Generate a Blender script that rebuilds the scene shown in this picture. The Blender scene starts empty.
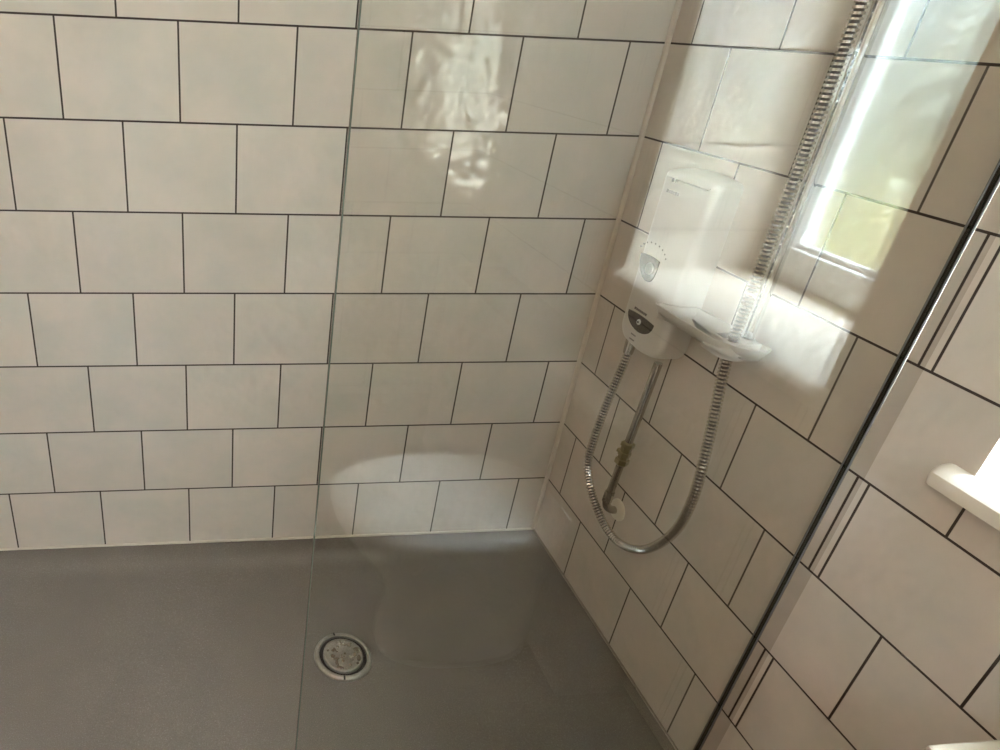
import bpy, bmesh, math, random
from mathutils import Vector, Matrix
random.seed(7)
PI = math.pi
C = bpy.context.scene.collection
U = 0.2                      # one tile course

# ------------------------------------------------------------------ materials
def new_mat(name):
    m = bpy.data.materials.new(name); m.use_nodes = True
    nt = m.node_tree; nt.nodes.clear()
    out = nt.nodes.new('ShaderNodeOutputMaterial')
    return m, nt, out

def lin(c):
    return tuple(((v/255)/12.92 if v/255 <= .04045 else ((v/255+.055)/1.055)**2.4) for v in c) + (1.0,)

def pbr(name, rgb, rough=.4, metal=0.0, spec=.5, noise=0.0, nscale=20, bump=0.0, bscale=200, coat=0.0):
    m, nt, out = new_mat(name)
    b = nt.nodes.new('ShaderNodeBsdfPrincipled'); nt.links.new(b.outputs[0], out.inputs[0])
    b.inputs['Base Color'].default_value = lin(rgb); b.inputs['Roughness'].default_value = rough
    b.inputs['Metallic'].default_value = metal; b.inputs['Specular IOR Level'].default_value = spec
    b.inputs['Coat Weight'].default_value = coat
    tc = nt.nodes.new('ShaderNodeTexCoord')
    n = nt.nodes.new('ShaderNodeTexNoise'); n.inputs['Scale'].default_value = nscale; n.inputs['Detail'].default_value = 4
    nt.links.new(tc.outputs['Object'], n.inputs['Vector'])
    mx = nt.nodes.new('ShaderNodeMix'); mx.data_type = 'RGBA'; mx.blend_type = 'MULTIPLY'
    mx.inputs[0].default_value = max(noise, .03)
    mx.inputs[6].default_value = lin(rgb)
    nt.links.new(n.outputs['Fac'], mx.inputs[7]); nt.links.new(mx.outputs[2], b.inputs['Base Color'])
    if bump:
        n2 = nt.nodes.new('ShaderNodeTexNoise'); n2.inputs['Scale'].default_value = bscale; n2.inputs['Detail'].default_value = 3
        nt.links.new(tc.outputs['Object'], n2.inputs['Vector'])
        bp = nt.nodes.new('ShaderNodeBump'); bp.inputs['Strength'].default_value = bump; bp.inputs['Distance'].default_value = .002
        nt.links.new(n2.outputs['Fac'], bp.inputs['Height']); nt.links.new(bp.outputs[0], b.inputs['Normal'])
    return m

def tile_mat():
    m, nt, out = new_mat('glazed_cream_tiles'); L = nt.links.new; N = nt.nodes.new
    b = N('ShaderNodeBsdfPrincipled'); L(b.outputs[0], out.inputs[0])
    uv = N('ShaderNodeUVMap'); uv.uv_map = 'UVMap'
    br = N('ShaderNodeTexBrick'); br.offset = .5; br.offset_frequency = 2; br.squash = 1; br.squash_frequency = 2
    br.inputs['Scale'].default_value = 1; br.inputs['Mortar Size'].default_value = .0021
    br.inputs['Mortar Smooth'].default_value = .1; br.inputs['Bias'].default_value = 0
    br.inputs['Brick Width'].default_value = .25; br.inputs['Row Height'].default_value = .2
    br.inputs['Color1'].default_value = (0, 0, 0, 1); br.inputs['Color2'].default_value = (1, 1, 1, 1)
    br.inputs['Mortar'].default_value = (.5, .5, .5, 1)
    L(uv.outputs[0], br.inputs['Vector'])
    # per tile offset of the glaze pattern
    off = N('ShaderNodeVectorMath'); off.operation = 'MULTIPLY_ADD'
    L(br.outputs['Color'], off.inputs[0]); off.inputs[1].default_value = (3.1, 5.7, 2.3); L(uv.outputs[0], off.inputs[2])
    n1 = N('ShaderNodeTexNoise'); n1.inputs['Scale'].default_value = 7; n1.inputs['Detail'].default_value = 3; n1.inputs['Roughness'].default_value = .6
    L(off.outputs[0], n1.inputs['Vector'])
    rmp = N('ShaderNodeValToRGB'); L(n1.outputs['Fac'], rmp.inputs[0])
    rmp.color_ramp.elements[0].position = .3; rmp.color_ramp.elements[0].color = lin(TILE_A)
    rmp.color_ramp.elements[1].position = .7; rmp.color_ramp.elements[1].color = lin(TILE_B)
    # small tone difference from tile to tile
    tn = N('ShaderNodeMix'); tn.data_type = 'RGBA'; tn.blend_type = 'MULTIPLY'; tn.inputs[0].default_value = 1
    mr = N('ShaderNodeMapRange'); mr.inputs[3].default_value = .95; mr.inputs[4].default_value = 1.03
    sp = N('ShaderNodeSeparateColor'); L(br.outputs['Color'], sp.inputs[0]); L(sp.outputs[0], mr.inputs[0])
    L(rmp.outputs[0], tn.inputs[6]); L(mr.outputs[0], tn.inputs[7])
    mx = N('ShaderNodeMix'); mx.data_type = 'RGBA'
    L(br.outputs['Fac'], mx.inputs[0]); L(tn.outputs[2], mx.inputs[6]); mx.inputs[7].default_value = lin((46, 36, 25))
    L(mx.outputs[2], b.inputs['Base Color'])
    b.inputs['Specular IOR Level'].default_value = .8
    rg = N('ShaderNodeMapRange'); rg.inputs[3].default_value = .05; rg.inputs[4].default_value = .85
    L(br.outputs['Fac'], rg.inputs[0]); L(rg.outputs[0], b.inputs['Roughness'])
    # rippled glaze and recessed joints
    n2 = N('ShaderNodeTexNoise'); n2.inputs['Scale'].default_value = 14; n2.inputs['Detail'].default_value = 2; n2.inputs['Roughness'].default_value = .5
    L(off.outputs[0], n2.inputs['Vector'])
    b1 = N('ShaderNodeBump'); b1.inputs['Strength'].default_value = 1; b1.inputs['Distance'].default_value = RIPPLE
    L(n2.outputs['Fac'], b1.inputs['Height'])
    b2 = N('ShaderNodeBump'); b2.invert = True; b2.inputs['Strength'].default_value = .6; b2.inputs['Distance'].default_value = .0015
    L(br.outputs['Fac'], b2.inputs['Height']); L(b1.outputs[0], b2.inputs['Normal']); L(b2.outputs[0], b.inputs['Normal'])
    return m

def clear_glass(name, tint, edge=False):
    """a face of a glass sheet: mirror-like share by angle (Schlick), the rest passes straight through"""
    m, nt, out = new_mat(name); L = nt.links.new; N = nt.nodes.new
    g = N('ShaderNodeNewGeometry')
    d = N('ShaderNodeVectorMath'); d.operation = 'DOT_PRODUCT'; L(g.outputs['Normal'], d.inputs[0]); L(g.outputs['Incoming'], d.inputs[1])
    a = N('ShaderNodeMath'); a.operation = 'ABSOLUTE'; L(d.outputs['Value'], a.inputs[0])
    s = N('ShaderNodeMath'); s.operation = 'SUBTRACT'; s.inputs[0].default_value = 1; L(a.outputs[0], s.inputs[1])
    p = N('ShaderNodeMath'); p.operation = 'POWER'; L(s.outputs[0], p.inputs[0]); p.inputs[1].default_value = 5
    f = N('ShaderNodeMath'); f.operation = 'MULTIPLY_ADD'; L(p.outputs[0], f.inputs[0]); f.inputs[1].default_value = .957; f.inputs[2].default_value = .043
    t = N('ShaderNodeBsdfTransparent'); t.inputs[0].default_value = tint
    gl = N('ShaderNodeBsdfGlossy'); gl.inputs['Roughness'].default_value = 0.0; gl.inputs['Color'].default_value = (1, 1, 1, 1)
    mx = N('ShaderNodeMixShader'); L(f.outputs[0], mx.inputs[0]); L(t.outputs[0], mx.inputs[1]); L(gl.outputs[0], mx.inputs[2])
    L(mx.outputs[0], out.inputs[0])
    return m

def frosted_glass():
    m, nt, out = new_mat('obscured_window_glass'); L = nt.links.new; N = nt.nodes.new
    b = N('ShaderNodeBsdfPrincipled')
    tr = N('ShaderNodeBsdfTransparent'); mx = N('ShaderNodeMixShader'); mx.inputs[0].default_value = .40     # part of the light passes the pattern undeviated
    L(b.outputs[0], mx.inputs[1]); L(tr.outputs[0], mx.inputs[2]); L(mx.outputs[0], out.inputs[0])
    b.inputs['Base Color'].default_value = (.95, .97, .95, 1); b.inputs['Roughness'].default_value = .32
    b.inputs['Transmission Weight'].default_value = 1; b.inputs['IOR'].default_value = 1.25
    tc = N('ShaderNodeTexCoord'); n = N('ShaderNodeTexVoronoi'); n.inputs['Scale'].default_value = 90
    L(tc.outputs['Object'], n.inputs['Vector'])
    bp = N('ShaderNodeBump'); bp.inputs['Strength'].default_value = .5; bp.inputs['Distance'].default_value = .002
    L(n.outputs['Distance'], bp.inputs['Height']); L(bp.outputs[0], b.inputs['Normal'])
    return m

def emit_mat(name, col, s):
    m, nt, out = new_mat(name)
    e = nt.nodes.new('ShaderNodeEmission'); e.inputs[0].default_value = col; e.inputs[1].default_value = s
    nt.links.new(e.outputs[0], out.inputs[0]); return m

def leaf_mat(name, a, b_):
    m, nt, out = new_mat(name); L = nt.links.new; N = nt.nodes.new
    b = N('ShaderNodeBsdfPrincipled'); L(b.outputs[0], out.inputs[0]); b.inputs['Roughness'].default_value = .5
    tc = N('ShaderNodeTexCoord'); n = N('ShaderNodeTexNoise'); n.inputs['Scale'].default_value = 6
    L(tc.outputs['Object'], n.inputs['Vector'])
    r = N('ShaderNodeValToRGB'); r.color_ramp.elements[0].color = lin(a); r.color_ramp.elements[1].color = lin(b_)
    r.color_ramp.elements[0].position = .35; r.color_ramp.elements[1].position = .65
    L(n.outputs['Fac'], r.inputs[0]); L(r.outputs[0], b.inputs['Base Color']); return m

def tray_mat():
    m, nt, out = new_mat('gritty_grey_tray'); L = nt.links.new; N = nt.nodes.new
    b = N('ShaderNodeBsdfPrincipled'); L(b.outputs[0], out.inputs[0])
    tc = N('ShaderNodeTexCoord')
    n = N('ShaderNodeTexNoise'); n.inputs['Scale'].default_value = 420; n.inputs['Detail'].default_value = 2
    L(tc.outputs['Object'], n.inputs['Vector'])
    n3 = N('ShaderNodeTexNoise'); n3.inputs['Scale'].default_value = 9; n3.inputs['Detail'].default_value = 4
    L(tc.outputs['Object'], n3.inputs['Vector'])
    r = N('ShaderNodeValToRGB'); e = r.color_ramp.elements
    e[0].position = .35; e[0].color = lin(TRAY_A); e[1].position = .62; e[1].color = lin(TRAY_B)
    x = e.new(.78); x.color = lin(TRAY_C)
    L(n.outputs['Fac'], r.inputs[0])
    mx = N('ShaderNodeMix'); mx.data_type = 'RGBA'; mx.blend_type = 'MULTIPLY'; mx.inputs[0].default_value = .22
    L(r.outputs[0], mx.inputs[6]); L(n3.outputs['Fac'], mx.inputs[7]); L(mx.outputs[2], b.inputs['Base Color'])
    b.inputs['Roughness'].default_value = .42; b.inputs['Specular IOR Level'].default_value = .4
    bp = N('ShaderNodeBump'); bp.inputs['Strength'].default_value = .5; bp.inputs['Distance'].default_value = .0012
    L(n.outputs['Fac'], bp.inputs['Height']); L(bp.outputs[0], b.inputs['Normal'])
    return m

SKY, LAMP, EXPO, SUN = 70.0, 25.0, 1.34, 68.0
TILE_A, TILE_B, RIPPLE = (196, 190, 177), (211, 197, 183), .006
TRAY_A, TRAY_B, TRAY_C = (112, 104, 95), (124, 116, 106), (158, 148, 136)
M = {}
M['tile'] = tile_mat()
M['caulk'] = pbr('pale_silicone', (206, 196, 180), .6)
M['tray'] = tray_mat()
M['caulk2'] = pbr('grey_silicone', (150, 140, 127), .6)
M['floor'] = pbr('dark_vinyl', (96, 90, 84), .45, noise=.3, nscale=30)
M['ceiling'] = pbr('white_ceiling_paint', (236, 232, 224), .8)
M['white'] = pbr('white_plastic', (202, 198, 192), .3)
M['upvc'] = pbr('white_window_plastic', (226, 228, 226), .3)
M['sillw'] = pbr('white_sill_board', (226, 218, 204), .5)
M['grey_text'] = pbr('grey_print', (120, 118, 116), .5)
M['dark_text'] = pbr('dark_print', (54, 52, 52), .5)
M['black'] = pbr('gloss_black_plastic', (18, 18, 20), .18)
M['button'] = pbr('pale_button', (190, 190, 188), .3)
M['chrome'] = pbr('polished_chrome', (222, 220, 216), .05, 1.0)
M['dull'] = pbr('worn_chrome', (196, 190, 181), .38, 1.0, noise=.4, nscale=160)
M['drops'] = pbr('beaded_water', (176, 172, 164), .14, 1.0)
M['steel'] = pbr('bright_steel', (190, 186, 178), .22, 1.0)
M['hose'] = pbr('steel_hose', (214, 210, 204), .24, 1.0)
M['groove_shade'] = pbr('hose_groove_shade', (58, 54, 50), .45)  # shade between the hose ribs, painted as a darker colour
M['pipe'] = pbr('chromed_pipe', (188, 184, 178), .15, 1.0)
M['brass'] = pbr('dull_brass', (158, 146, 112), .36, 1.0, noise=.3, nscale=60)
M['seal'] = pbr('dark_rubber_seal', (104, 106, 108), .4)
M['void'] = pbr('dark_gap', (14, 13, 12), .6)
M['ceramic'] = pbr('white_ceramic', (236, 234, 228), .08, coat=.4)
M['ivory'] = pbr('cream_plastic', (214, 206, 186), .35)
M['board'] = pbr('cream_laminate', (150, 138, 121), .4)
M['glass'] = clear_glass('clear_screen_glass', (.972, .980, .966, 1))
M['edge'] = pbr('ground_glass_edge', (92, 104, 94), .18)
M['frost'] = frosted_glass()
M['grass'] = leaf_mat('lawn_green', (56, 68, 34), (80, 86, 44))
M['hedge'] = leaf_mat('yellow_hedge_leaves', (72, 66, 26), (110, 98, 40))
M['tree'] = leaf_mat('grey_green_leaves', (58, 62, 48), (86, 88, 72))
M['bark'] = pbr('bark', (90, 76, 60), .8)
M['lamp'] = emit_mat('warm_lamp_diffuser', (1.0, .70, .49, 1), LAMP)

# ------------------------------------------------------------------ mesh helpers
def mk(name, bm, mat, parent=None, smooth=False, angle=None):
    me = bpy.data.meshes.new(name); bm.to_mesh(me); bm.free()
    for mm in (mat if isinstance(mat, (list, tuple)) else [mat]): me.materials.append(mm)
    if smooth:
        me.polygons.foreach_set('use_smooth', [True]*len(me.polygons))
        if angle is not None:
            try: me.set_sharp_from_angle(angle=math.radians(angle))
            except Exception: pass
    o = bpy.data.objects.new(name, me); C.objects.link(o)
    if parent: o.parent = parent
    return o

def empty(name, label, cat, group=None):
    o = bpy.data.objects.new(name, None); C.objects.link(o); o.empty_display_size = .05
    o['label'] = label; o['category'] = cat
    if group: o['group'] = group
    return o
def tag(o, label, cat):
    o['label'] = label; o['category'] = cat; return o
def structure(o, label=None, cat=None):
    o['kind'] = 'structure'
    if label: o['label'] = label
    if cat: o['category'] = cat
    return o

def box(bm, a, b, bev=0, seg=2):
    a, b = Vector(a), Vector(b)
    r = bmesh.ops.create_cube(bm, size=1)
    vs = r['verts']
    for v in vs:
        v.co = Vector(((a.x+b.x)/2+v.co.x*(b.x-a.x), (a.y+b.y)/2+v.co.y*(b.y-a.y), (a.z+b.z)/2+v.co.z*(b.z-a.z)))
    if bev:
        es = {e for v in vs for e in v.link_edges}
        bmesh.ops.bevel(bm, geom=list(es), offset=bev, segments=seg, profile=.5, affect='EDGES')
    return bm
def bx(a, b, bev=0, seg=2): return box(bmesh.new(), a, b, bev, seg)

def sweep(bm, pts, radii, seg=16, cap=True):
    """tube through pts with a radius per point (parallel transport frame)"""
    pts = [Vector(p) for p in pts]; n = len(pts)
    t0 = (pts[1]-pts[0]).normalized()
    up = Vector((0, 0, 1)) if abs(t0.z) < .9 else Vector((1, 0, 0))
    nrm = t0.cross(up).normalized(); rings = []
    for i in range(n):
        t = (pts[min(i+1, n-1)]-pts[max(i-1, 0)]).normalized()
        nrm = (nrm-t*nrm.dot(t)).normalized(); bi = t.cross(nrm)
        r = radii[i] if isinstance(radii, (list, tuple)) else radii
        rings.append([bm.verts.new(pts[i]+(nrm*math.cos(2*PI*k/seg)+bi*math.sin(2*PI*k/seg))*r) for k in range(seg)])
    for i in range(n-1):
        for k in range(seg):
            bm.faces.new((rings[i][k], rings[i][(k+1) % seg], rings[i+1][(k+1) % seg], rings[i+1][k]))
    if cap:
        bm.faces.new(rings[0]); bm.faces.new(list(reversed(rings[-1])))
    bmesh.ops.recalc_face_normals(bm, faces=bm.faces[:])
    return bm

def lathe(bm, prof, origin=(0, 0, 0), axis='Z', seg=48, cap=True):
    """prof: list of (radius, height) along axis"""
    o = Vector(origin); rings = []
    for r, h in prof:
        ring = []
        for k in range(seg):
            a = 2*PI*k/seg; c, s = r*math.cos(a), r*math.sin(a)
            v = {'Z': (c, s, h), 'X': (h, c, s), 'Y': (c, h, s)}[axis]
            ring.append(bm.verts.new(o+Vector(v)))
        rings.append(ring)
    for i in range(len(rings)-1):
        for k in range(seg):
            bm.faces.new((rings[i][k], rings[i][(k+1) % seg], rings[i+1][(k+1) % seg], rings[i+1][k]))
    if cap:
        bm.faces.new(rings[0]); bm.faces.new(list(reversed(rings[-1])))
    bmesh.ops.recalc_face_normals(bm, faces=bm.faces[:])
    return bm

def loft(bm, rings, cap0=True, cap1=True):
    vr = [[bm.verts.new(p) for p in r] for r in rings]; n = len(vr[0])
    for i in range(len(vr)-1):
        for k in range(n):
            bm.faces.new((vr[i][k], vr[i][(k+1) % n], vr[i+1][(k+1) % n], vr[i+1][k]))
    if cap0: bm.faces.new(vr[0])
    if cap1: bm.faces.new(list(reversed(vr[-1])))
    bmesh.ops.recalc_face_normals(bm, faces=bm.faces[:])
    return bm

def catmull(pts, step):
    pts = [Vector(p) for p in pts]; P = [2*pts[0]-pts[1]]+pts+[2*pts[-1]-pts[-2]]; raw = []
    for i in range(1, len(P)-2):
        for k in range(46):
            t = k/60
            raw.append(.5*((2*P[i])+(P[i+1]-P[i-1])*t+(2*P[i-1]-5*P[i]+4*P[i+1]-P[i+2])*t*t+(3*P[i]-P[i-1]-3*P[i+1]+P[i+2])*t**3))
    raw.append(pts[-1]); out = [raw[0]]; acc = 0
    for a, b in zip(raw, raw[1:]):
        d = (b-a).length; s = step-acc
        while s <= d and d > 0:
            out.append(a.lerp(b, s/d)); s += step
        acc = (acc+d) % step if d else acc
    return out

def rounded(pts, r, seg=8):
    """round each corner of a closed 2-D polygon; r: one radius or one per corner"""
    out = []; n = len(pts)
    for i in range(n):
        p = Vector(pts[i]); a = (Vector(pts[i-1])-p); b = (Vector(pts[(i+1) % n])-p)
        rr = r[i] if isinstance(r, (list, tuple)) else r
        if rr <= 1e-6: out.append(tuple(p)); continue
        ang = a.angle(b); d = min(rr/math.tan(ang/2), a.length*.49, b.length*.49); re = d*math.tan(ang/2)
        a.normalize(); b.normalize()
        c = p+(a+b).normalized()*(re/math.sin(ang/2))
        s = p+a*d-c; e = p+b*d-c
        tot = s.angle_signed(e)
        for k in range(seg+1):
            th = -tot*k/seg
            out.append((c.x+s.x*math.cos(th)-s.y*math.sin(th), c.y+s.x*math.sin(th)+s.y*math.cos(th)))
    return out

def inset(poly, d):
    """move a closed convex-ish 2-D outline towards its inside by d"""
    n = len(poly); area = sum(poly[i][0]*poly[(i+1) % n][1]-poly[(i+1) % n][0]*poly[i][1] for i in range(n))
    sg = 1 if area > 0 else -1; out = []
    for i in range(n):
        p0, p1, p2 = Vector(poly[i-1]), Vector(poly[i]), Vector(poly[(i+1) % n])
        e1, e2 = (p1-p0), (p2-p1)
        if e1.length < 1e-7: e1 = e2
        if e2.length < 1e-7: e2 = e1
        n1 = Vector((-e1.y, e1.x)).normalized()*sg; n2 = Vector((-e2.y, e2.x)).normalized()*sg
        m = (n1+n2)
        m = m.normalized() if m.length > 1e-6 else n1
        out.append(tuple(p1+m*d/max(.5, m.dot(n1))))
    return out

# ------------------------------------------------------------------ the room shell
X0, Y0, H = -2.40, -2.60, 2.40          # inside faces: x in [X0,0], y in [Y0,0]
WY0, WY1, WZ0, WZ1 = -1.548, -.946, .88, 1.98   # window opening in the right wall (sill board lies in its bottom)
REV = .42

def tiled(name, boxes):
    bm = bmesh.new()
    for a, b in boxes: box(bm, a, b)
    uvl = bm.loops.layers.uv.new('UVMap')
    for f in bm.faces:
        nx, ny, nz = (abs(v) for v in f.normal)
        for l in f.loops:
            x, y, z = l.vert.co
            if nx > .5: l[uvl].uv = (y+.0806, z)
            elif ny > .5:
                l[uvl].uv = ((x-.2036) if name == 'wall_right' else (x+.216), z)
            else: l[uvl].uv = (x+.02, y+.1)
    return structure(mk(name, bm, M['tile']))
tiled('wall_back', [((X0-.1, 0, -.1), (REV, .12, H+.1))])
tiled('wall_left', [((X0-.1, Y0-.1, -.1), (X0, 0, H+.1))])
FXA, FXB, FZA, FZB = -.66, -.12, 1.82, 2.30   # opening for an added, unseen high window that gives cool fill light
tiled('wall_front', [((X0, Y0-.1, -.1), (FXA, Y0, H+.1)), ((FXB, Y0-.1, -.1), (REV, Y0, H+.1)),
                     ((FXA, Y0-.1, -.1), (FXB, Y0, FZA)), ((FXA, Y0-.1, FZB), (FXB, Y0, H+.1))])
tiled('wall_right', [((0, Y0, -.1), (REV, WY0, H+.1)), ((0, WY1, -.1), (REV, 0, H+.1)),
                     ((0, WY0, -.1), (REV, WY1, WZ0)), ((0, WY0, WZ1), (REV, WY1, H+.1))])
structure(mk('floor', bx((X0, Y0, -.14), (0, 0, -.045)), M['floor']))
structure(mk('ceiling', bx((X0, Y0, H), (0, 0, H+.1)), M['ceiling']))
# silicone beads in the corner and along the tray
bm = bmesh.new(); sweep(bm, [(-.003, -.003, .004), (-.003, -.003, H-.002)], .0068, 10)
structure(mk('trim_1', bm, M['caulk'], smooth=True, angle=40))
bm = bmesh.new(); sweep(bm, [(X0+.002, -.002, .001), (-.004, -.002, .001)], .0036, 10)
structure(mk('trim_2', bm, M['caulk'], smooth=True, angle=40))
bm = bmesh.new(); sweep(bm, [(-.001, -.006, .0), (-.001, -.80, .0)], .0028, 10)
structure(mk('trim_3', bm, M['caulk2'], smooth=True, angle=40))

# ------------------------------------------------------------------ window
win = bpy.data.objects.new('window_1', None); C.objects.link(win); structure(win, 'white plastic window with obscured glass, deep reveal and rounded sill board on the right wall', 'window')
FX = .352
def ring_frame(bm, y0, y1, z0, z1, w, xa, xb, bev):
    for a, b in (((xa, y0, z0), (xb, y0+w, z1)), ((xa, y1-w, z0), (xb, y1, z1)), ((xa, y0+w, z0), (xb, y1-w, z0+w)), ((xa, y0+w, z1-w), (xb, y1-w, z1))):
        box(bm, a, b, bev)
ZB = .90
bm = bmesh.new(); ring_frame(bm, WY0, WY1, ZB, WZ1, .048, FX, REV, .004); structure(mk('window_frame', bm, M['upvc'], win))
bm = bmesh.new(); ring_frame(bm, WY0+.040, WY1-.040, ZB+.040, WZ1-.040, .044, FX-.016, FX+.04, .006)
structure(mk('sash', bm, M['upvc'], win))
bm = bmesh.new()
gy0, gy1, gz0, gz1 = WY0+.084, WY1-.084, ZB+.084, WZ1-.084
for a, b in (((gy0+.004, gz0), (gy0+.004, gz1)), ((gy1-.004, gz0), (gy1-.004, gz1)), ((gy0, gz0+.004), (gy1, gz0+.004)), ((gy0, gz1-.004), (gy1, gz1-.004))):
    sweep(bm, [(FX+.006, a[0], a[1]), (FX+.006, b[0], b[1])], .009, 12)
structure(mk('glazing_bead', bm, M['upvc'], win, True, 40))
structure(mk('window_pane', bx((FX+.014, gy0-.004, gz0-.004), (FX+.030, gy1+.004, gz1+.004)), M['frost'], win))
bm = bmesh.new()
box(bm, (FX-.0262, WY0+.056, 1.36), (FX-.016, WY0+.076, 1.42), .003); box(bm, (FX-.038, WY0+.058, 1.30), (FX-.0262, WY0+.074, 1.41), .004)
structure(mk('window_handle', bm, M['upvc'], win))
# sill board with a rounded nose and a short horn past the opening
bm = bmesh.new()
prof = [(FX+.02, ZB), (.002, ZB), (-.011, ZB-.0022), (-.021, ZB-.007), (-.0275, ZB-.0135), (-.0285, ZB-.024), (-.026, ZB-.034), (-.016, ZB-.038), (-.0004, ZB-.038), (-.0004, ZB-.020), (FX+.02, ZB-.020)]
horn = [(-.0004, ZB-.0003), (-.011, ZB-.0022), (-.021, ZB-.007), (-.0275, ZB-.0135), (-.0285, ZB-.024), (-.026, ZB-.034), (-.016, ZB-.038), (-.0004, ZB-.038)]
loft(bm, [[(x, y, z) for x, z in prof] for y in (WY0, WY1)])
def horn_rings(ya, yb):
    s = 1 if yb > ya else -1; rings = [[(x, ya, z) for x, z in horn]]
    for t in (0, .5, .8, 1):
        k = 1-.35*(t**2); cx, cz = -.0004, ZB-.019
        rings.append([(cx+(x-cx)*(1-.3*t*t), yb-s*.010*(1-t), cz+(z-cz)*(1-.25*t*t)) for x, z in horn])
    return rings
loft(bm, horn_rings(WY1, WY1+.037)); loft(bm, horn_rings(WY0, WY0-.014))
structure(mk('window_sill', bm, M['sillw'], win, True, 35))

fill_win = bpy.data.objects.new('fill_window', None); C.objects.link(fill_win); structure(fill_win, 'added unseen high window behind the camera, cool fill light for the back wall', 'window')
bm = bmesh.new()
for a, b in (((FXA, Y0-.08, FZA), (FXA+.05, Y0-.02, FZB)), ((FXB-.05, Y0-.08, FZA), (FXB, Y0-.02, FZB)), ((FXA+.05, Y0-.08, FZA), (FXB-.05, Y0-.02, FZA+.05)), ((FXA+.05, Y0-.08, FZB-.05), (FXB-.05, Y0-.02, FZB))):
    box(bm, a, b, .004)
structure(mk('window_frame', bm, M['upvc'], fill_win))
structure(mk('window_pane', bx((FXA+.046, Y0-.058, FZA+.046), (FXB-.046, Y0-.042, FZB-.046)), M['frost'], fill_win))

# ------------------------------------------------------------------ shower tray and drain
DX, DY, DR = -.702, -.431, .0735
bm = bmesh.new()
TX0, TX1, TY0, TY1 = X0+.003, -.0035, -.86, -.0035
def tray_z(x, y):
    d = min(-y, y-TY0, -x, x-TX0)
    rim = max(0.0, min(1.0, (d-.05)/.055)); rim = rim*rim*(3-2*rim)
    r = math.hypot((x-DX), (y-DY)*1.2)
    fall = .004*max(0.0, 1-r/.9)
    return -.002-.014*rim-fall
xs = sorted(set([TX0+(TX1-TX0)*i/110 for i in range(111)])); ys = [TY0+(TY1-TY0)*i/60 for i in range(61)]
grid = [[bm.verts.new((x, y, tray_z(x, y))) for y in ys] for x in xs]
for i in range(len(xs)-1):
    for j in range(len(ys)-1):
        cx, cy = (xs[i]+xs[i+1])/2, (ys[j]+ys[j+1])/2
        bm.faces.new((grid[i][j], grid[i+1][j], grid[i+1][j+1], grid[i][j+1]))
bound = [e for e in bm.edges if len(e.link_faces) == 1]
r = bmesh.ops.extrude_edge_only(bm, edges=bound)
nv = [v for v in r['geom'] if isinstance(v, bmesh.types.BMVert)]
for v in nv: v.co.z = -.045
bmesh.ops.contextual_create(bm, geom=[e for e in bm.edges if len(e.link_faces) == 1])
bmesh.ops.recalc_face_normals(bm, faces=bm.faces[:])
tag(mk('shower_tray', bm, M['tray'], smooth=True, angle=40), 'wide dark grey gritty shower tray sloping to the round drain', 'shower tray')

dz = tray_z(DX, DY)+.0004
dr = empty('shower_drain', 'round chrome drain cover set in the dark grey tray', 'drain'); 
bm = bmesh.new(); lathe(bm, [(.0605, .0003), (.0605, .0082), (.0630, .0096), (.068, .0092), (.0725, .0052), (.0738, .001), (.0738, .0002)], (DX, DY, dz), seg=72, cap=False)
fl = mk('drain_flange', bm, M['dull'], dr, True, 50)
for a in (100, 262):
    ca, sa = math.cos(math.radians(a)), math.sin(math.radians(a))
    b2 = bx((-.0045, -.0022, .0060), (.0045, .0022, .0100))
    bmesh.ops.transform(b2, matrix=Matrix.Translation((DX+.0668*ca, DY+.0668*sa, dz)) @ Matrix.Rotation(math.radians(a), 4, 'Z'), verts=b2.verts[:])
    mk('flange_slot', b2, M['void'], fl)
bm = bmesh.new(); lathe(bm, [(.0606, .0014), (.0001, .0014)], (DX, DY, dz), seg=60, cap=False); mk('drain_gap', bm, M['void'], dr)
bm = bmesh.new(); lathe(bm, [(.0508, .0006), (.0508, .0095), (.0490, .0113), (.044, .0113), (.0425, .0104), (.03, .0112), (.012, .0118), (.0001, .012)], (DX, DY, dz), seg=72, cap=False)
cap = mk('drain_cap', bm, M['dull'], dr, True, 50)
bm = bmesh.new(); rnd = random.Random(3)
for k in range(46):
    a = rnd.uniform(0, 2*PI); q = .043*math.sqrt(rnd.random()); s = rnd.uniform(.0018, .0055)
    m4 = Matrix.Translation((DX+q*math.cos(a), DY+q*math.sin(a), dz+.0108)) @ Matrix.Rotation(rnd.uniform(0, PI), 4, 'Z') @ Matrix.Diagonal((s*rnd.uniform(.8, 1.9), s, .0016, 1))
    bmesh.ops.create_icosphere(bm, subdivisions=2, radius=1, matrix=m4)
wd = mk('water_drops', bm, M['drops'], cap, True); wd['kind'] = 'stuff'

# ------------------------------------------------------------------ glass screen
scr = empty('shower_screen', 'tall clear glass shower screen fixed to the right wall by a chrome channel', 'shower screen')
GX0, GY0, GY1, GZ0, GZ1 = -.886, -.818, -.810, .003, 2.0
gm = bx((GX0, GY0, GZ0), (-.012, GY1, GZ1), .0013, 1)
for f in gm.faces: f.material_index = 0 if abs(f.normal.y) > .9 else 1
mk('glass_pane', gm, [M['glass'], M['edge']], scr)
bm = bmesh.new(); XO = -.0385
box(bm, (XO, GY0-.0022, GZ0), (-.0006, GY0-.0003, GZ1+.004), .0006); box(bm, (XO, GY1+.0003, GZ0), (-.0006, GY1+.0022, GZ1+.004), .0006)
box(bm, (-.010, GY0-.0003, GZ0), (-.0006, GY1+.0003, GZ1+.004))
mk('wall_channel', bm, M['chrome'], scr)
bm = bmesh.new()
for s0, s1 in ((GY0-.0026, GY0-.0001), (GY1+.0001, GY1+.0026)): box(bm, (XO-.0022, s0, GZ0), (XO-.0001, s1, GZ1), .0008)
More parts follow.
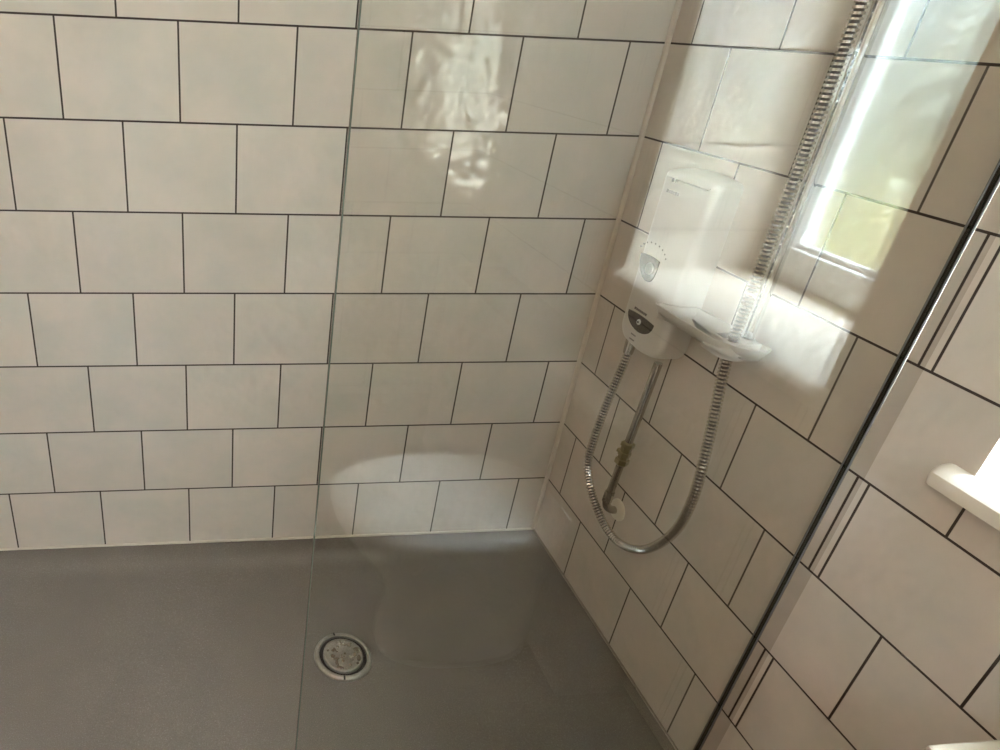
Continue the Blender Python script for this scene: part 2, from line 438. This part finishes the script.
mk('rubber_seal', bm, M['seal'], scr)

# ------------------------------------------------------------------ electric shower on the right wall
es = empty('electric_shower', 'white electric shower unit with two black half-moon controls on the right wall', 'electric shower')
D = -.060
ya, yb, za, zb = -1.83*U, -.99*U, 3.83*U, 5.85*U
n = 10
outline = [(ya, za), (yb, za)]
# wall-side outline in (y,z); sagging bottom edge, softly crowned top
base = rounded([(ya, za+.012), ((ya+yb)/2, za), (yb, za+.012), (yb, zb-.004), ((ya+yb)/2, zb+.004), (ya, zb-.004)], [.045, .2, .045, .016, .3, .016], 8)
rings = [[(-.0006, y, z) for y, z in base], [(D*.55, y, z) for y, z in inset(base, .001)]]
for t in (0, .25, .5, .75, 1):
    a = t*PI/2; d = .003+.016*(1-math.cos(a)); xx = D+.014-.014*math.sin(a)
    rings.append([(xx, y, z) for y, z in inset(base, d)])
bm = loft(bmesh.new(), rings, True, True)
body = mk('shower_body', bm, M['white'], es, True, 45)
def plate(poly, x0, x1):
    return loft(bmesh.new(), [[(x0, y, z) for y, z in poly], [(x1, y, z) for y, z in poly]])
def half_moon(y0, y1, zt, zb_, skew=0, nn=20):
    """flat top edge with a rounded belly below; skew moves the belly sideways"""
    pts = []; ym, hw = (y0+y1)/2, (y1-y0)/2
    for k in range(nn+1):
        a = PI*k/nn; sn = math.sin(a)
        pts.append((ym+hw*(math.cos(a)+skew*sn*sn), zt-(zt-zb_)*sn**.9))
    for k in range(1, nn):
        t = k/nn; pts.append((y0+(y1-y0)*t, zt+.003*math.sin(PI*t)))
    return pts
# lower on / off panel
pn = mk('control_panel', plate(half_moon(-1.60*U, -1.12*U, 4.245*U, 4.075*U, -.1), D-.0024, D+.004), M['black'], es); pn['label'] = 'gloss black half-moon stop panel low on the unit'
bm = bmesh.new(); lathe(bm, [(.0050, D-.0050), (.0062, D-.0044), (.0064, D-.002)], (0, -1.36*U, 4.185*U), 'X', 24); mk('button', bm, M['button'], pn, True, 40)
bm = bmesh.new(); lathe(bm, [(.0026, D-.0056), (.0026, D-.0048)], (0, -1.36*U, 4.185*U), 'X', 16); mk('button_mark', bm, M['black'], pn)
# upper dial
dl = mk('temperature_dial', plate(half_moon(-1.38*U, -1.05*U, 4.90*U, 4.64*U, -.35), D-.0034, D+.004), M['black'], es); dl['label'] = 'black half-moon dial halfway up the unit'
bm = bmesh.new(); lathe(bm, [(.010, D-.0085), (.0125, D-.0065), (.013, D-.003)], (0, -1.27*U, 4.79*U), 'X', 28); mk('dial_knob', bm, M['grey_text'], dl, True, 40)
# printed marks
bm = bmesh.new()
for k in range(9):
    a = PI*(.12+.76*k/8); cy, cz = -1.22*U, 4.86*U; rr = .050
    y, z = cy+rr*math.cos(a), cz+rr*math.sin(a)*.62+.008
    box(bm, (D-.0008, y-.0016, z-.0016), (D+.002, y+.0016, z+.0016))
mk('scale_marks', bm, M['grey_text'], es)
bm = bmesh.new()
for y0, y1 in ((-1.17, -1.205), (-1.225, -1.26)): box(bm, (D-.0008, y1*U, 5.715*U), (D+.002, y0*U, 5.755*U))
mk('brand_badge', bm, M['dark_text'], es)
bm = bmesh.new(); y = -1.14
for w in (.03, .022, .026, .02, .03, .024): box(bm, (D-.0008, (y-w)*U, 5.60*U), (D+.002, y*U, 5.63*U+.001*(w > .025))); y -= w+.010
mk('brand_print', bm, M['grey_text'], es)
bm = bmesh.new(); y = -1.20
for w in (.03, .022, .026, .02, .03, .022, .026): box(bm, (D-.0008, (y-w)*U, 4.285*U), (D+.002, y*U, 4.312*U)); y -= w+.009
mk('panel_print', bm, M['dark_text'], es)
bm = bmesh.new()
for q in range(2): box(bm, (D-.0008, -1.36*U, (4.0-.06*q)*U), (D+.003, -1.27*U, (4.016-.06*q)*U))
mk('rating_print', bm, M['grey_text'], es)

# ------------------------------------------------------------------ supply pipe below the unit
wp = empty('water_pipe', 'chromed supply pipe with a brass valve running from the wall rose up to the unit', 'pipe')
pt, pb = Vector((-.137*U, -1.65*U, 3.81*U)), Vector((-.20*U, -1.645*U, 1.86*U))
bm = bmesh.new(); sweep(bm, [pt, pt.lerp(pb, .5), pb], .0090, 20)
mk('pipe_run', bm, M['pipe'], wp, True, 40)
vt, vb = pt.lerp(pb, .545), pt.lerp(pb, .715); dv = (vb-vt)
bm = bmesh.new()
prof = [(0, .0110), (.05, .0155), (.20, .0155), (.22, .0125), (.42, .0125), (.44, .0148), (.58, .0148), (.60, .0125), (.72, .0125), (.74, .016), (.93, .016), (1, .0112)]
sweep(bm, [vt+dv*a for a, _ in prof], [q for _, q in prof], 6)
va = mk('isolation_valve', bm, M['brass'], wp); va['label'] = 'dull brass isolation valve'
bm = bmesh.new(); vm = vt+dv*.51; sweep(bm, [vm, vm+Vector((-.006, .018, 0))], .0062, 12); mk('valve_screw', bm, M['brass'], va, True, 40)
bm = bmesh.new(); el = []
for k in range(9):
    a = k/8*PI/2; el.append(Vector((-.20*U+.030*(1-math.cos(a)), -1.645*U, 1.86*U-.030*math.sin(a))))
el += [Vector((-.0006, -1.645*U, 1.86*U-.030))]
sweep(bm, el, .0100, 18); mk('pipe_elbow', bm, M['pipe'], wp, True, 40)
bm = bmesh.new(); sweep(bm, [pb+Vector((0, 0, .030)), pb+Vector((0, 0, -.002))], .0115, 6); mk('compression_nut', bm, M['steel'], wp)
bm = bmesh.new(); lathe(bm, [(.0285, -.0005), (.0285, -.003), (.024, -.008), (.012, -.0105), (.0092, -.0105)], (0, -1.645*U, 1.86*U-.030), 'X', 40, False)
ro = mk('wall_rose', bm, M['ivory'], wp, True, 40); ro['label'] = 'cream round wall rose'

# ------------------------------------------------------------------ riser rail, soap dish, hand shower, hose
rx, ry = -.033, -2.69*U
rr = empty('riser_rail', 'upright chrome shower rail with white end brackets on the right wall', 'shower rail')
bm = bmesh.new(); sweep(bm, [(rx, ry, 4.45*U), (rx, ry, 1.93)], .0105, 24); po = mk('rail_pole', bm, M['chrome'], rr, True, 40); po['label'] = 'polished chrome pole'
for z in (4.39*U, 1.925):
    bm = bx((rx-.0135, ry-.0135, z), (-.0005, ry+.0135, z+.032), .005, 3); mk('rail_bracket', bm, M['white'], rr, True, 40)

sd = empty('soap_dish', 'pale plastic soap dish on the rail, in front of the shower unit', 'soap dish')
zt = 4.60*U
# the far end is forked: the slot takes the rail and the hose
out = rounded([(-.53, -1.70), (-.535, -2.20), (-.51, -2.70), (-.36, -2.95), (-.13, -2.97), (-.095, -2.90), (-.095, -2.80), (-.40, -2.80), (-.40, -2.57), (-.095, -2.57), (-.10, -2.3), (-.13, -1.93), (-.36, -1.90)],
              [.10, .5, .20, .16, .08, .03, .01, .03, .03, .01, .3, .06, .10], 6)
out = [(x*U, y*U) for x, y in out]
rings = [[(x, y, zt-.028) for x, y in inset(out, .020)], [(x, y, zt-.026) for x, y in inset(out, .013)], [(x, y, zt-.006) for x, y in inset(out, .002)], [(x, y, zt-.001) for x, y in out],
         [(x, y, zt) for x, y in inset(out, .001)], [(x, y, zt-.001) for x, y in inset(out, .005)], [(x, y, zt-.016) for x, y in inset(out, .010)], [(x, y, zt-.020) for x, y in inset(out, .018)]]
mk('dish_bowl', loft(bmesh.new(), rings), M['white'], sd, True, 50)
HX, HY = -.30*U, -2.685*U
def torus_ring(bm, c, R, r0, h):
    lathe(bm, [(R-r0, -h), (R-r0, h), (R, h+.001), (R+r0, h), (R+r0, -h), (R, -h-.001), (R-r0, -h)], c, 'Z', 32, False)
bm = bmesh.new(); torus_ring(bm, (HX, HY, zt-.012), .0122, .0016, .006); mk('hose_retainer', bm, M['white'], sd, True, 50)
bm = bmesh.new(); torus_ring(bm, (rx, ry, zt-.009), .0124, .0015, .009)
box(bm, (rx-.005, ry+.0132, zt-.016), (rx+.005, -2.575*U, zt-.004), .001); mk('rail_clip', bm, M['white'], sd, True, 40)

hh = empty('hand_shower', 'white hand shower held in a bracket high on the rail', 'hand shower')
hz = 1.82
bm = bmesh.new(); torus_ring(bm, (rx, ry, hz), .0155, .0035, .018); box(bm, (rx-.062, ry+.006, hz-.014), (rx-.0135, ry+.034, hz+.014), .005)
mk('handset_holder', bm, M['white'], hh, True, 40)
bm = bmesh.new(); hx, hy = rx-.052, ry+.052
hpts = [Vector((HX-.004, HY+.010, 1.77)), Vector((HX-.012, HY+.012, 1.80)), Vector((HX-.022, HY+.012, 1.84)), Vector((HX-.045, HY+.012, 1.92)), Vector((HX-.075, HY+.012, 1.975))]
sweep(bm, hpts, [.011, .0125, .0125, .0135, .016], 20); mk('handset_handle', bm, M['white'], hh, True, 40)
bm = bmesh.new(); lathe(bm, [(.012, .020), (.034, .012), (.040, 0), (.038, -.004), (.002, -.004)], (0, 0, 0), 'Z', 36)
bmesh.ops.transform(bm, matrix=Matrix.Translation((HX-.108, HY+.012, 1.985)) @ Matrix.Rotation(math.radians(38), 4, 'Y'), verts=bm.verts[:])
mk('spray_head', bm, M['white'], hh, True, 40)

hs = empty('shower_hose', 'ribbed steel hose looping below the shower unit and up through the soap dish', 'shower hose')
HP = [(-.19, -1.17, 3.83), (-.20, -1.18, 3.60), (-.25, -1.17, 3.1), (-.30, -1.19, 2.5), (-.315, -1.26, 2.1), (-.31, -1.60, 1.78), (-.31, -2.09, 1.66), (-.31, -2.55, 1.88), (-.30, -2.86, 2.36),
      (-.30, -2.945, 2.90), (-.30, -2.85, 3.60), (-.30, -2.73, 4.2), (-.30, -2.685, 4.6), (-.30, -2.68, 5.4), (-.30, -2.672, 6.4), (-.30, -2.66, 7.5), (-.31, -2.64, 8.6)]
HPm = [Vector(p)*U for p in HP]
pts = catmull(HPm, .0010)
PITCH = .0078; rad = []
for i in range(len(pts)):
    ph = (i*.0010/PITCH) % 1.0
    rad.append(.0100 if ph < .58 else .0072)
bm = bmesh.new(); sweep(bm, pts, rad, 14)
for f in bm.faces:
    c = f.calc_center_median(); f.material_index = 0
bm.faces.ensure_lookup_table()
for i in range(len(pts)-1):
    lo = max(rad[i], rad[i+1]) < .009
    for k in range(14): bm.faces[i*14+k].material_index = 1 if lo else 0  # groove faces get the painted shade, ridges the steel
mk('hose_tube', bm, [M['hose'], M['groove_shade']], hs, True, 55)
bm = bmesh.new(); sweep(bm, [HPm[0]+Vector((0, 0, .006)), HPm[0]+Vector((0, 0, .0)), HPm[0]+(HPm[1]-HPm[0])*.55], [.0125, .0128, .0112], 20); mk('hose_nut', bm, M['steel'], hs, True, 40)
bm = bmesh.new(); sweep(bm, [HPm[-1]+Vector((0, 0, .030)), HPm[-1]], [.0108, .0095], 20); mk('hose_nut', bm, M['steel'], hs, True, 40)

# ------------------------------------------------------------------ WC and boxing beside the right wall (seen in the glass)
BY1 = -5.88*U
cu = empty('cistern_boxing', 'cream boxed-in cistern ledge below the window sill', 'boxing')
mk('boxing_carcass', bx((-.188, -2.2, -.045), (-.0006, BY1, .655)), M['board'], cu)
mk('boxing_top', bx((-.196, -2.206, .655), (-.0006, BY1+.003, .68), .004), M['board'], cu)
bm = bmesh.new(); lathe(bm, [(.024, 0), (.026, .004), (.020, .008), (.001, .008)], (-.10, -1.27, .68), 'Z', 32); mk('flush_button', bm, M['chrome'], cu, True, 40)
tag(mk('pipe_boxing', bx((-.19, BY1+.0005, -.045), (-.0006, -1.072, .004), .004), M['board']), 'low cream pipe boxing on the floor along the right wall', 'boxing')

wc = empty('toilet', 'white toilet with closed rounded lid in front of the boxing', 'toilet')
TYC = -1.273
def egg(cx0, cx1, hw, nn=48, k=2.5):
    pts = []
    for i in range(nn):
        a = 2*PI*i/nn; c, s = math.cos(a), math.sin(a)
        x = (cx0+cx1)/2+(cx1-cx0)/2*abs(c)**(2/k)*(1 if c > 0 else -1)
        y = TYC+hw*abs(s)**(2/k)*(1 if s > 0 else -1)
        pts.append((x, y))
    return pts
def at_z(poly, z): return [(x, y, z) for x, y in poly]
bm = loft(bmesh.new(), [at_z(egg(-.60, -.190, .100), -.045), at_z(egg(-.60, -.190, .102), .02), at_z(egg(-.585, -.190, .098), .12), at_z(egg(-.62, -.190, .118), .22),
                        at_z(egg(-.70, -.190, .160), .32), at_z(egg(-.735, -.190, .175), .375), at_z(egg(-.738, -.190, .176), .395)])
mk('toilet_pan', bm, M['ceramic'], wc, True, 50)
bm = loft(bmesh.new(), [at_z(egg(-.744, -.215, .178), .397), at_z(egg(-.748, -.213, .181), .402), at_z(egg(-.746, -.215, .179), .410)])
mk('toilet_seat', bm, M['ceramic'], wc, True, 50)
bm = loft(bmesh.new(), [at_z(egg(-.750, -.212, .181), .411), at_z(egg(-.753, -.210, .184), .416), at_z(egg(-.751, -.212, .182), .424), at_z(egg(-.74, -.22, .172), .430), at_z(egg(-.60, -.33, .06), .433)])
mk('toilet_lid', bm, M['ceramic'], wc, True, 50)
for s in (-1, 1):
    bm = bmesh.new(); sweep(bm, [(-.2055, TYC+s*.07-.02, .412), (-.2055, TYC+s*.07+.02, .412)], .0045, 12)
    mk('lid_hinge', bm, M['chrome'], wc, True, 40)

# ------------------------------------------------------------------ ceiling light
cl = empty('ceiling_light', 'round white ceiling light on the white ceiling', 'ceiling light')
LX, LY = -1.70, -1.85
bm = bmesh.new(); lathe(bm, [(.165, 0), (.175, -.01), (.175, -.045), (.165, -.052), (.158, -.052)], (LX, LY, H-.0005), 'Z', 48, False); mk('light_rim', bm, M['white'], cl, True, 40)
bm = bmesh.new(); lathe(bm, [(.158, -.050), (.14, -.060), (.08, -.068), (.001, -.070)], (LX, LY, H), 'Z', 48, False); mk('light_diffuser', bm, M['lamp'], cl, True)

# ------------------------------------------------------------------ garden beyond the window
structure(mk('ground', bx((REV+.02, -40, -.5), (60, 30, -.40)), M['grass']))
def leaves(bm, c, s, nn, size, rnd):
    for _ in range(nn):
        while True:
            p = Vector((rnd.uniform(-1, 1), rnd.uniform(-1, 1), rnd.uniform(-1, 1)))
            if .35 < p.length < 1: break
        p = Vector((c[0]+p.x*s[0], c[1]+p.y*s[1], c[2]+p.z*s[2]))
        a = Vector((rnd.gauss(0, 1), rnd.gauss(0, 1), rnd.gauss(0, 1))).normalized(); b = a.orthogonal().normalized()
        q = size*rnd.uniform(.6, 1.3)
        bm.faces.new([bm.verts.new(p+a*q), bm.verts.new(p+b*q*.5), bm.verts.new(p-a*q), bm.verts.new(p-b*q*.5)])
rnd = random.Random(5)
for i, (x, y, h, w) in enumerate([(2.2, -3.75, 1.0, .66), (2.25, -2.4, .96, .66), (2.2, -1.05, 1.0, .66), (2.25, .3, .98, .66)]):
    sh = empty('garden_shrub', ('yellow-green clipped shrub', 'low yellow-green shrub', 'rounded yellow-green shrub', 'yellow-green shrub with loose top')[i]+' outside the window, '+('farthest along', 'second along', 'third along', 'nearest')[i]+' the row', 'shrub', 'shrubs outside the window')
    bm = bmesh.new(); leaves(bm, (x, y, (h-.4)/2), (.45, w, (h+.4)/2), 1500, .055, rnd); mk('foliage', bm, M['hedge'], sh)
    bm = bmesh.new(); sweep(bm, [(x, y, -.42), (x, y, h*.5)], [.04, .02], 8); mk('stem', bm, M['bark'], sh)
for i, (x, y, h, w) in enumerate([(5.2, -7.2, 2.3, 1.28), (5.5, -4.2, 2.5, 1.28), (5.2, -1.2, 2.3, 1.28), (5.6, 1.8, 2.4, 1.28), (8.4, -8.8, 3.0, 1.9), (8.4, -4.9, 3.0, 1.9), (8.4, -1.0, 3.0, 1.9)]):
    tr = empty('garden_tree', ('tall grey-green tree across the lawn', 'broad grey-green tree across the lawn', 'dense grey-green tree across the lawn', 'loose grey-green tree across the lawn',
          'grey-green tree in the back row, farthest along', 'grey-green tree in the middle of the back row', 'grey-green tree in the back row, nearest the shower')[i], 'tree', 'trees across the garden')
    bm = bmesh.new(); leaves(bm, (x, y, h*.5), (1.3, w, h*.55), 3400, .20, rnd); mk('foliage', bm, M['tree'], tr)
    bm = bmesh.new(); sweep(bm, [(x, y, -.42), (x, y, h*.6)], [.14, .06], 10); mk('trunk', bm, M['bark'], tr)

# ------------------------------------------------------------------ sky, camera, colour management
w = bpy.data.worlds.new('sky'); bpy.context.scene.world = w; w.use_nodes = True
nt = w.node_tree; bg = nt.nodes['Background']; bg.inputs[1].default_value = SKY
tc = nt.nodes.new('ShaderNodeTexCoord'); sx = nt.nodes.new('ShaderNodeSeparateXYZ'); nt.links.new(tc.outputs['Generated'], sx.inputs[0])
rp = nt.nodes.new('ShaderNodeValToRGB'); nt.links.new(sx.outputs[2], rp.inputs[0])      # overcast sky: about three times brighter overhead than at the horizon
rp.color_ramp.elements[0].color = (.24, .31, .37, 1); rp.color_ramp.elements[1].color = (.74, .89, 1.0, 1)
nt.links.new(rp.outputs[0], bg.inputs[0])

sl = bpy.data.lights.new('hazy_sun', 'SUN'); sl.energy = SUN; sl.angle = math.radians(50); sl.color = (.84, .93, 1.0)
so = bpy.data.objects.new('hazy_sun', sl); C.objects.link(so); so.location = (4, 1, 6)
so.rotation_euler = Vector((-.46, -.33, -.83)).to_track_quat('-Z', 'Y').to_euler()

cam = bpy.data.cameras.new('camera'); co = bpy.data.objects.new('camera', cam); C.objects.link(co)
co.location = (-5.2692*U, -8.0027*U, 7.0887*U); co.rotation_mode = 'XYZ'; co.rotation_euler = (1.0855, -.0421, -.1054)
cam.sensor_fit = 'HORIZONTAL'; cam.sensor_width = 36; cam.lens = 36*681.65/1000; cam.shift_x = (500-277.583)/1000; cam.clip_start = .01
sc = bpy.context.scene; sc.camera = co
sc.view_settings.view_transform = 'Standard'; sc.view_settings.look = 'None'; sc.view_settings.gamma = 1
sc.view_settings.use_curve_mapping = False; sc.view_settings.exposure = EXPO
sc.cycles.max_bounces = 16; sc.cycles.transparent_max_bounces = 24; sc.cycles.transmission_bounces = 10; sc.cycles.glossy_bounces = 8
sc.cycles.use_denoising = True
